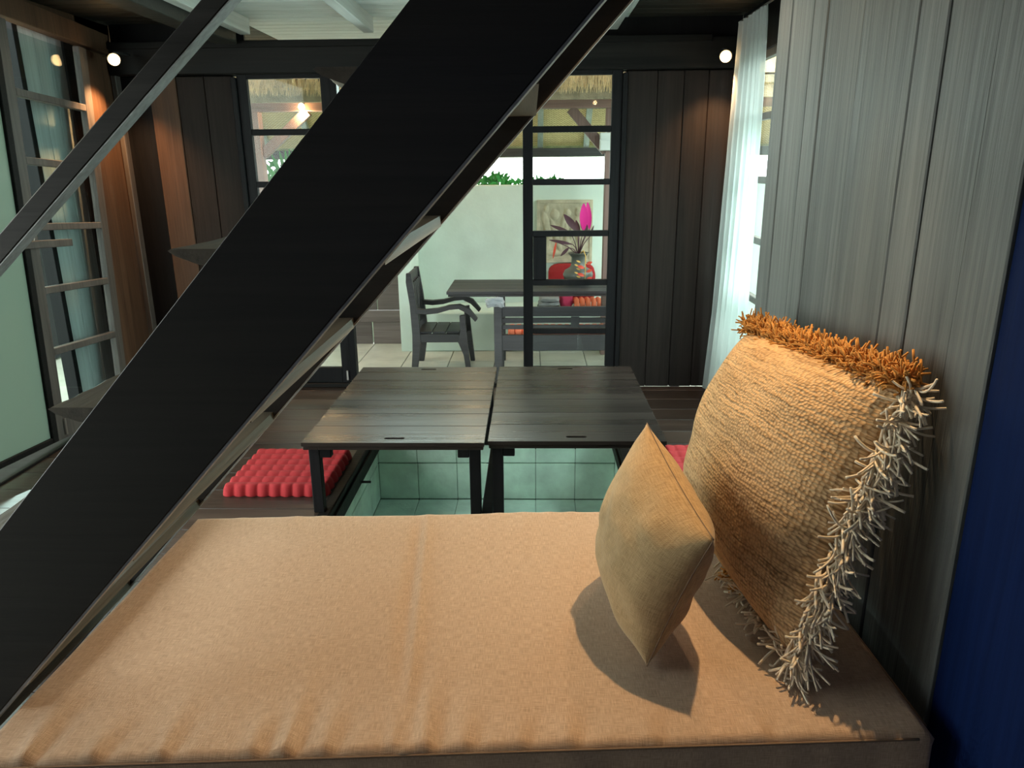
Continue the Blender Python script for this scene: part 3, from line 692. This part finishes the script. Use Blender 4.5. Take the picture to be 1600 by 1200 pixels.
def lamp(name, c, aim, label, power, ang):
    r = empty(name, c, label, 'lamp'); d = (Vector(aim) - Vector(c)).normalized(); q = (Vector((0, 1.2, 1.2)) - Vector(c)).to_track_quat('-Z', 'Y').to_matrix().to_4x4(); c = Vector(c)
    for nm, prof, m in (('housing', [(.010, .052), (.026, .048), (.034, .02), (.038, .0), (.034, .0), (.030, .010)], blackm), ('bulb', [(.004, .012), (.030, .006), (.032, -.006), (.026, -.018), (.014, -.026), (.002, -.029)], bulb)):
        o = lathe(nm, prof, (0, 0, 0), m, None, 20); o.matrix_basis = Matrix.Translation(c) @ q; o.parent = r; o.matrix_parent_inverse = world_of(r).inverted()
    spot(name + '_light', c + d * .06, aim, power, (1, .55, .24), ang, .9, .02)
    return r
la = lamp('ceiling_spotlight', onY(1134, 88, 4.80), (1.12, 4.93, 0), 'small lit spotlight on the beam beside the white curtain', 20, 105)
tube('stem', [Vector(la.location) + Vector((0, .01, .04)), Vector(la.location) + Vector((0, .11, .05))], .008, blackm, la)
lb = lamp('ceiling_spotlight', onY(178, 93, 4.72), (-2.68, 4.65, 0), 'small lit spotlight in the corner above the left glazed door', 34, 110)
tube('stem', [Vector(lb.location) + Vector((0, .01, .04)), Vector(lb.location) + Vector((0, .19, .05))], .008, blackm, lb)

# ============================================================ VERANDA AND GARDEN
FZ = -.25
ground = box('floor_2', (-2.95, 5.06, FZ - .08), (9, 20, FZ - .022), groundm, None, 0); tag(ground, kind='structure')
tag(box('floor_4', (-12, -6, FZ - .08), (XL - .12, 5.06, FZ - .022), tilem, None, 0), kind='structure')
tag(box('floor_5', (XR + .12, -6, FZ - .08), (9, 5.06, FZ - .022), groundm, None, 0), kind='structure')
vf = box('floor_3', (-2.9, 5.07, FZ - .022), (2.2, 7.4, FZ - .008), groutm, None, 0); tag(vf, kind='structure')
tt = .42
for i in range(12):
    for j in range(6):
        x0 = -2.86 + i * tt; y0 = 5.09 + j * .39
        box('tile', (x0 + .003, y0 + .003, FZ - .01), (x0 + tt - .003, y0 + .387, FZ + random.uniform(-.001, .001)), tilem, vf, .003)
pw_ = box('garden_wall', (-1.27, 7.60, FZ), (2.6, 7.75, 1.30), plaster, None, .004)
tag(box('garden_wall_return', (-1.27, 7.03, FZ), (-1.15, 7.598, 1.30), plaster, None, .004), 'short white plaster wall return beside the wooden gate', 'wall')
tag(pw_, 'low white plaster wall enclosing the veranda behind the outdoor table', 'wall')
lg = box('plaster_ledge', (-1.15, 7.03, FZ), (2.6, 7.60, .13), plaster, None, .01); tag(lg, 'white plastered bench ledge along the foot of the garden wall', 'ledge')
# dark gate left
gt = empty('wooden_gate', (-1.8, 7.36, FZ), 'brown boarded wooden gate at the left end of the veranda', 'gate')
for k in range(4): box('board', (-2.30 + k * .25, 7.36, .10), (-2.055 + k * .25, 7.385, 1.2), gatem, gt, .004)
box('rail', (-2.3, 7.34, -.02), (-1.30, 7.40, .095), gatem, gt, .004)
box('lower_panel', (-2.3, 7.36, FZ), (-1.62, 7.39, -.02), gatem, gt, .004); box('lower_panel', (-1.61, 7.36, FZ), (-1.30, 7.39, -.02), gatem, gt, .004)
box('gate_post', (-1.30, 7.33, FZ), (-1.272, 7.42, 1.22), black, gt, .004)
tag(box('floor_6', (-12, 5.06, FZ - .08), (-2.95, 20, FZ - .022), tilem, None, 0), kind='structure')
# posts, beams, braces and roof
def post(name, lo, hi, label, m=postm, cat='post'):
    o = box(name, lo, hi, m, None, .005); tag(o, label, cat); return o
post('veranda_post', (-2.50, 6.86, FZ), (-2.395, 6.96, 1.96), 'red-brown veranda post behind the left garden door leaf')
post('veranda_post', (.655, 6.88, FZ), (.745, 6.97, 1.96), 'red-brown veranda post behind the vase and right door leaf')
bmn = box('veranda_beam', (-3.6, 6.86, 1.96), (2.6, 6.97, 2.045), wood('red_brown_beam', (.14, .085, .075), (.27, .17, .15), 0, .6, .2), None, .005); tag(bmn, 'long red-brown beam across the top of the veranda posts', 'beam')
def brace(a, b, w_, label):
    a, b = Vector(a), Vector(b); d = (b - a).normalized(); p = Vector((-d.z, 0, d.x)) * w_ / 2
    o = extrude_poly('brace', [((a + p).x, (a + p).z), ((a - p).x, (a - p).z), ((b - p).x, (b - p).z), ((b + p).x, (b + p).z)], 1, 6.885, 6.945, postm, None, .003)
    tag(o, label, 'brace')
brace((.345, 0, 1.96), (.665, 0, 1.60), .085, 'slanted brace from the beam down to the right veranda post')
brace((-1.97, 0, 1.96), (-2.40, 0, 1.60), .085, 'slanted brace from the beam down to the left veranda post')
vl = empty('veranda_lamp', onY(471, 167, 6.80), 'small lit lamp on the veranda beam seen through the left garden door leaf', 'lamp')
lathe('bulb', [(.004, -.03), (.022, -.02), (.028, 0), (.022, .02), (.008, .03)], vl.location, bulb, vl, 16)
tube('lamp_holder', [Vector(vl.location) + Vector((0, .0, .02)), Vector(vl.location) + Vector((0, .07, .03))], .012, blackm, vl)
pl_ = bpy.data.lights.new('veranda_lamp_light', 'POINT'); pl_.energy = 6; pl_.color = (1, .62, .3); pl_.shadow_soft_size = .03
plo = bpy.data.objects.new('veranda_lamp_light', pl_); COL.objects.link(plo); plo.location = Vector(vl.location) + Vector((0, .06, -.06))
hl = empty('hanging_lamp', (-.62, 7.5, 2.12), 'added warm fill lamp hanging unseen under the ridge of the veranda roof', 'lamp')  # made-up lamp, added out of sight to brighten the bamboo lining
lathe('bulb', [(.004, -.03), (.022, -.02), (.028, 0), (.022, .02), (.008, .03)], hl.location, bulb, hl, 16); tube('cord', [(-.62, 7.5, 2.15), (-.62, 7.5, 2.58)], .004, blackm, hl)
hp = bpy.data.lights.new('hanging_lamp_light', 'POINT'); hp.energy = 5; hp.color = (1, .74, .42); hp.shadow_soft_size = .04
hpo = bpy.data.objects.new('hanging_lamp_light', hp); COL.objects.link(hpo); hpo.location = (-.62, 7.5, 2.04)
rf = empty('veranda_roof', (-.5, 7.7, 2.1), 'lean-to veranda roof lined with woven bamboo on grey rafters', 'roof')
def slab(name, x0, x1, p0, p1, th, mat, par):
    (y0, z0), (y1, z1) = p0, p1
    return extrude_poly(name, [(y0, z0), (y1, z1), (y1, z1 + th), (y0, z0 + th)], 0, x0, x1, mat, par)
slab('bamboo_lining', -3.8, 3.0, (7.55, 2.62), (8.70, 1.69), .02, bamboom, rf)
slab('bamboo_lining', -3.8, 3.0, (6.30, 2.16), (7.55, 2.62), .02, bamboom, rf)
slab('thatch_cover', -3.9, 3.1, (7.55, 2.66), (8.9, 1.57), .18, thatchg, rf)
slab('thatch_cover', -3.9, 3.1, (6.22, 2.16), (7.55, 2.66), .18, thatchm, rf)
for k in range(10):
    x = -2.96 + k * .505; slab('rafter', x, x + .06, (7.55, 2.53), (8.62, 1.66), .07, rafterm, rf)
fb = box('eaves_beam', (-3.7, 8.58, 1.575), (2.9, 8.66, 1.665), outw, rf, .004)
ev = empty('thatched_eave', (-.6, 6.2, 2.2), 'straw fringe and battens along the near eave of the veranda roof', 'eave')
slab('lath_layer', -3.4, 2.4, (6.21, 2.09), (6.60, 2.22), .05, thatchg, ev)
box('eave_batten', (-3.4, 6.24, 1.985), (2.4, 6.29, 2.075), thatchg, ev)
bm = bmesh.new()
for k in range(5200):
    x = random.uniform(-2.9, 1.6); yb_ = 6.2 + random.uniform(-.05, .03); zt = random.uniform(2.10, 2.30); ln = random.uniform(.06, .15)
    dx = random.gauss(0, .014); wd = random.uniform(.002, .004)
    zb_ = max(zt - ln, 2.018 + abs(random.gauss(0, .016)))
    v = [bm.verts.new(p) for p in ((x - wd, yb_, zt), (x + wd, yb_ - .004, zt), (x + dx + wd * .4, yb_ - .02, zb_), (x + dx - wd * .4, yb_ - .02, zb_))]
    bm.faces.new(v)
fr = fin(bm, 'straw_fringe', thatchm, ev); tag(fr, kind='stuff')
ub = box('post_unit', (.60, 6.80, 1.605), (.735, 6.88, 1.755), whiteb, None, .006); tag(ub, 'small white box fixed high on the right veranda post', 'junction box')
box('lid_line', (.595, 6.79, 1.69), (.74, 6.80, 1.70), whiteb, ub, .001); tube('conduit', [(.50, 6.84, 1.79), (.62, 6.84, 1.79), (.66, 6.84, 1.75)], .006, whiteb, ub)
# carved relief
rl = box('stone_relief', (.055, 7.565, .54), (.61, 7.60, 1.155), relm, None, .006); tag(rl, 'square carved sandstone relief hanging on the white garden wall', 'relief')
bm = bmesh.new(); n = 80; g = []
def relief(u, v):
    h = 0
    for cx_, cy_, a, b, an, am in ((.13, .62, .07, .26, .25, 1), (.16, .3, .06, .22, -.3, .8), (.33, .42, .06, .34, .35, .9), (.45, .55, .05, .32, -.2, .9), (.55, .4, .06, .3, .15, 1), (.68, .55, .06, .3, -.35, .8), (.8, .4, .07, .3, .2, .9), (.9, .68, .05, .2, -.2, .8), (.3, .8, .09, .09, 0, 1), (.55, .82, .07, .08, 0, .9), (.78, .84, .08, .08, 0, .9), (.45, .12, .3, .05, .05, .7), (.13, .9, .05, .07, 0, .8)):
        dx, dy = u - cx_, v - cy_; c, s = math.cos(an), math.sin(an); p, q = dx * c + dy * s, -dx * s + dy * c
        r = (p / a) ** 2 + (q / b) ** 2
        if r < 1: h = max(h, am * math.sqrt(1 - r))
    return h * .022 + .004 * noise.noise(Vector((u * 14, v * 9, 2)))
for j in range(n + 1):
    g.append([bm.verts.new((.085 + .495 * i / n, 7.563 - relief(i / n, j / n) * (0 if i in (0, n) or j in (0, n) else 1), .57 + .555 * j / n)) for i in range(n + 1)])
for j in range(n):
    for i in range(n): bm.faces.new((g[j][i], g[j][i + 1], g[j + 1][i + 1], g[j + 1][i]))
fin(bm, 'carved_field', relm, rl, True)
boxes('border', [((.055, 7.552, .54), (.085, 7.566, 1.155)), ((.58, 7.552, .54), (.61, 7.566, 1.155)), ((.085, 7.552, .54), (.58, 7.566, .57)), ((.085, 7.552, 1.125), (.58, 7.566, 1.155))], relm, rl, .003)
# cushions on the ledge
def softbox(name, lo, hi, mat, label, cat='cushion', parent=None, rot=0, amp=.012):
    lo, hi = Vector(lo), Vector(hi); c = (lo + hi) / 2; h = (hi - lo) / 2; bm = bmesh.new()
    bmesh.ops.create_cube(bm, size=2); bmesh.ops.subdivide_edges(bm, edges=list(bm.edges), cuts=9, use_grid_fill=True)
    for v in bm.verts:
        p = v.co.copy(); q = Vector([(abs(a) ** 1) * (1 if a > 0 else -1) for a in p])
        k = max(abs(a) for a in p); l = (abs(p.x) ** 5 + abs(p.y) ** 5 + abs(p.z) ** 5) ** .2
        q = p * (k / l); nn = amp * noise.noise(Vector((p.x * 2 + c.x * 7, p.y * 2, p.z * 2)))
        v.co = Vector((q.x * h.x, q.y * h.y, q.z * h.z)) + p.normalized() * nn
    o = fin(bm, name, mat, parent, True); o.location = c; o.rotation_euler.x = rot
    if label: tag(o, label, cat)
    return o
softbox('back_cushion', (.17, 7.44, .14), (.64, 7.55, .535), redm, 'red back cushion upright on the ledge below the stone relief')
softbox('pink_cushion', (.285, 7.2, .14), (.405, 7.40, .31), pinkm, 'pink-red cushion lying on the ledge under the table edge')
rm = empty('ribbed_mat', (.6, 7.2, .13), 'coral ribbed roll-up mat on the ledge at the right', 'mat')
for k in range(7): tube('rib', [(.44 + k * .055, 7.1, .165), (.44 + k * .055, 7.16, .22), (.44 + k * .055, 7.36, .20)], .026, orangem, rm, 10)
gc = empty('folded_cloth', (.16, 7.2, .13), 'grey folded blanket on the ledge beside the pink cushion', 'cloth')
for k in range(3): softbox('fold', (.06 + .01 * k, 7.1, .135 + k * .04), (.27, 7.3, .175 + k * .04), greyc if k else blackm, None, None, gc)
# outdoor table
ot = empty('outdoor_table', (.3, 6.5, FZ), 'long dark wooden table standing on the veranda', 'table')
for k in range(4): box('board', (-.712, 6.157 + k * .17, .455), (1.5, 6.324 + k * .17, .48), outw, ot, .003)
box('apron', (-.70, 6.165, .435), (1.49, 6.19, .455), outw, ot, .003); box('apron', (-.70, 6.80, .435), (1.49, 6.825, .455), outw, ot, .003)
for x in (-.27, 1.1):
    for yv in (6.24, 6.7): box('leg', (x - .03, yv - .03, FZ), (x + .03, yv + .03, .435), outw, ot, .003)
# bench, back to the house
be = empty('garden_bench', (.2, 5.9, FZ), 'weathered slatted garden bench with its back to the house', 'bench')
for x0 in (-.295, 1.12):
    box('back_post', (x0, 5.73, FZ), (x0 + .062, 5.79, .43), outw, be, .004); box('front_leg', (x0, 6.08, FZ), (x0 + .062, 6.14, .12), outw, be, .004)
    box('side_rail', (x0 + .01, 5.79, .06), (x0 + .05, 6.08, .12), outw, be, .004)
for z0, z1 in ((.350, .425), (.298, .335), (.247, .280)): box('back_rail', (-.233, 5.745, z0), (1.12, 5.775, z1), outw, be, .003)
box('back_rail', (-.233, 5.74, .075), (1.12, 5.78, .20), outw, be, .003)
box('back_stile', (.31, 5.738, .247), (.375, 5.744, .35), outw, be, .002)
for k in range(4): box('seat_slat', (-.23, 5.80 + k * .085, .105), (1.12, 5.875 + k * .085, .125), outw, be, .003)
bc = empty('bench_cushion', (.4, 5.95, .13), 'coral ribbed cushion lying on the garden bench seat', 'cushion')
for k in range(22): softbox('rib', (-.19 + k * .057, 5.81, .127), (-.132 + k * .057, 6.10, .225), orangem, None, None, bc, 0, .004)
cl = softbox('crumpled_cloth', (-.35, 5.70, .432), (-.22, 5.80, .49), greyc, 'small crumpled grey cloth draped over the bench post', 'cloth', None, 0, .03)
# armchair in profile
ac = empty('wooden_armchair', (-.8, 6.45, FZ), 'grey-black wooden armchair seen from the side at the end of the outdoor table', 'chair')
def xz(pts, y0, y1, name, m=outw): return extrude_poly(name, pts, 1, y0, y1, m, ac, .003)
for y0 in (6.22, 6.66):
    y1 = y0 + .045
    xz([(-1.055, .625), (-1.015, .625), (-.985, .40), (-.965, .20), (-.955, .05), (-.975, -.1), (-1.0, FZ), (-1.05, FZ), (-1.03, -.05), (-1.025, .1), (-1.035, .35), (-1.06, .55)], y0, y1, 'rear_leg')
    xz([(-.615, .26), (-.565, .27), (-.56, .10), (-.545, -.05), (-.525, FZ), (-.565, FZ), (-.585, -.08), (-.62, .01), (-.635, .03), (-.61, .12)], y0, y1, 'front_leg')
    xz([(-.97, .03), (-.62, .03), (-.62, .10), (-.97, .10)], y0 + .005, y1 - .005, 'seat_rail')
    xz([(-.995, .285), (-.90, .275), (-.80, .285), (-.70, .315), (-.62, .325), (-.55, .29), (-.48, .21), (-.46, .235), (-.53, .325), (-.61, .36), (-.70, .352), (-.80, .322), (-.90, .312), (-.995, .325)], y0 - .005, y1 + .01, 'arm')
box('seat_rail', (-.625, 6.26, .03), (-.59, 6.67, .10), outw, ac); box('seat_rail', (-1.0, 6.26, .03), (-.96, 6.67, .10), outw, ac)
for k in range(3): box('seat_slat', (-.975 + k * .12, 6.255, .10), (-.862 + k * .12, 6.67, .118), outw, ac, .003)
box('crest_rail', (-1.05, 6.26, .53), (-1.02, 6.67, .62), outw, ac)
for k in range(5): box('back_slat', (-1.02, 6.29 + k * .078, .14), (-1.005, 6.33 + k * .078, .54), outw, ac, .002)
# vase with plants on the table
VC = (.41, 6.55, .481)
va = empty('plant_vase', VC, 'dark round-bellied vase with purple and magenta leaves on the outdoor table', 'vase')
lathe('vase_body', [(.06, 0), (.085, .012), (.122, .05), (.132, .085), (.118, .12), (.075, .145), (.062, .165), (.06, .235), (.085, .262), (.092, .268), (.088, .274), (.07, .262), (.05, .235), (.05, .18)], VC, vasem, va, 32)
def leafmesh(name, base, tip, width, mat, par, up=(0, -1, .2), curve=.1, fold=.15):
    base, tip = Vector(base), Vector(tip); d = tip - base; n = 10; side = d.cross(Vector(up)).normalized(); upv = side.cross(d).normalized(); bm = bmesh.new(); rows = []
    for i in range(n + 1):
        t = i / n; c = base + d * t + upv * curve * d.length * math.sin(t * math.pi) ; wd = width * (math.sin(math.pi * min(1, t * .93 + .04)) ** .8)
        rows.append([bm.verts.new(c - side * wd - upv * 0), bm.verts.new(c + upv * wd * -fold), bm.verts.new(c + side * wd)])
    for a, b in zip(rows, rows[1:]):
        for k in range(2): bm.faces.new((a[k], a[k + 1], b[k + 1], b[k]))
    return fin(bm, name, mat, par, True)
top = Vector((.41, 6.55, .73))
for i, (u0, v0, u1, v1, wd, m, yy0) in enumerate(((912, 360, 912, 318, .035, leafp, 6.5), (921, 358, 918, 316, .026, leafp, 6.6), (903, 362, 881, 335, .03, leafd, 6.5), (892, 364, 860, 352, .016, leafd, 6.52), (895, 382, 858, 375, .014, leafd, 6.45), (889, 387, 876, 400, .014, leafd, 6.42), (917, 362, 908, 345, .03, leafd, 6.58), (921, 370, 928, 352, .008, leafd, 6.6), (869, 378, 864, 404, .01, helic, 6.44), (905, 366, 900, 344, .02, leafd, 6.6))):
    a, b = onY(u0, v0, yy0), onY(u1, v1, yy0); leafmesh('leaf', a, b, wd, m, va, curve=.06)
    tube('stem', [top, (top + a) / 2 + Vector((0, 0, .02)), a], .004, leafd, va, 6)
for i in range(5):
    a = onY(916 - 3 * (i % 2), 413 + i * 6, 6.38); leafmesh('bract', a, a + Vector((-.06 if i % 2 else .05, -.01, .02)), .014, helic, va); leafmesh('bract', a + Vector((-.05, 0, .018)), a + Vector((-.085, 0, .032)), .007, leafy, va)
tube('stem', [top, top + Vector((.04, -.08, .05)), onY(915, 400, 6.38), onY(914, 436, 6.38)], .004, leafy, va, 6)
# garden shrubs behind the wall
def shrub(c, w_, h_, n_, label, big=.09):
    o = empty('garden_shrub', (c[0], c[1], FZ - .02), label, 'shrub', 'plants beyond the veranda wall')
    tube('stem', [(c[0], c[1], FZ - .02), (c[0] + .03, c[1], c[2] - h_ * .2)], .025, gatem, o, 6)
    bm = bmesh.new()
    for k in range(n_):
        p = Vector((c[0] + random.gauss(0, w_ * .45), c[1] + random.gauss(0, .15), c[2] + random.uniform(-h_, h_)))
        d = Vector((random.gauss(0, 1), random.gauss(0, .5), random.uniform(.1, 1.2))).normalized() * big * random.uniform(.6, 1.3); s = d.cross(Vector((random.random(), 1, random.random()))).normalized() * big * .22
        vs = [bm.verts.new(q) for q in (p, p + d * .5 + s, p + d, p + d * .5 - s)]; bm.faces.new(vs)
    f = fin(bm, 'foliage', green, o); tag(f, kind='stuff')
shrub((-.45, 8.35, 1.22), .30, .14, 420, 'leafy green shrub above the wall left of the right door leaf')
shrub((.12, 8.45, 1.18), .25, .13, 320, 'leafy green shrub right behind the stile of the right door leaf')
shrub((.45, 8.9, 1.05), .5, .16, 400, 'low shrub top barely showing above the wall over the stone relief')
shrub((-3.2, 8.6, 1.0), .6, .5, 900, 'bushy green shrub at the far left beyond the gate', .14)
pm = empty('palm', (-2.45, 8.0, FZ - .02), 'bright green palm frond fan showing beside the left veranda post', 'palm')
tube('trunk', [(-2.45, 8.0, FZ - .02), (-2.5, 8.0, 1.15)], .03, gatem, pm, 8)
for k in range(22):
    a = R(-75 + 150 * k / 21 + random.uniform(-3, 3)); b0 = Vector((-2.5, 8.0, 1.15)); tip = b0 + Vector((math.sin(a) * .5, random.uniform(-.12, .12), math.cos(a) * .52)); leafmesh('frond', b0, tip, .028, green, pm, curve=.05)
# block wall seen through the left door
bw = box('block_wall', (-4.72, 3.2, FZ - .03), (-4.62, 9.6, 2.23), groutm, None, 0); tag(bw, 'pale green block wall of the neighbouring building outside the left door', 'wall')
zz = FZ; r_ = 0
while zz < 2.2:
    yv = 3.2 - (.2 if r_ % 2 else 0)
    while yv < 9.6:
        a, b = max(3.2, yv), min(9.6, yv + .4)
        if b - a > .05: box('block', (-4.63, a + .004, zz + .004), (-4.60 + random.uniform(-.002, .002), b - .004, min(zz + .2, 2.23) - .004), blockm, bw, .004)
        yv += .4
    zz += .2; r_ += 1
od = empty('outer_door', (-4.58, 6.9, FZ), 'dark boarded door in the pale green block wall outside', 'door')
for k in range(6): box('board', (-4.60, 6.42 + k * .17, FZ), (-4.57, 6.585 + k * .17, 1.45), black, od, .003)
box('frame', (-4.60, 6.38, FZ), (-4.56, 6.415, 1.5), black, od, .003); box('frame', (-4.60, 6.42, 1.455), (-4.56, 7.44, 1.5), black, od, .003)
bb = box('wall_plate_beam', (-4.75, 3.2, 2.23), (-4.58, 9.6, 2.34), black, None, .004); tag(bb, 'dark timber beam along the top of the pale green block wall', 'beam')
th2 = empty('neighbour_thatch', (-4.9, 6, 2.6), 'straw thatch roof above the block wall, seen through the top of the left door', 'roof')
extrude_poly('thatch', [(-4.50, 2.42), (-6.6, 4.0), (-6.6, 4.25), (-4.45, 2.62)], 1, 3.0, 9.8, thatchm, th2)
bm = bmesh.new()
for k in range(1500):
    yv = random.uniform(5.2, 9.6); z0 = random.uniform(2.45, 2.62); x0 = -4.49 + random.uniform(0, .05)
    vs = [bm.verts.new(p) for p in ((x0, yv, z0), (x0, yv + .006, z0), (x0 + .02, yv + .003 + random.gauss(0, .02), z0 - random.uniform(.06, .14)))]; bm.faces.new(vs)
tag(fin(bm, 'straw_fringe', thatchm, th2), kind='stuff')
# garden wall right of the curtained window
gw = box('garden_side_wall', (3.4, 2.2, FZ - .03), (3.5, 8.6, 1.75), plaster, None, .004); tag(gw, 'pale garden wall outside the curtained window', 'wall')
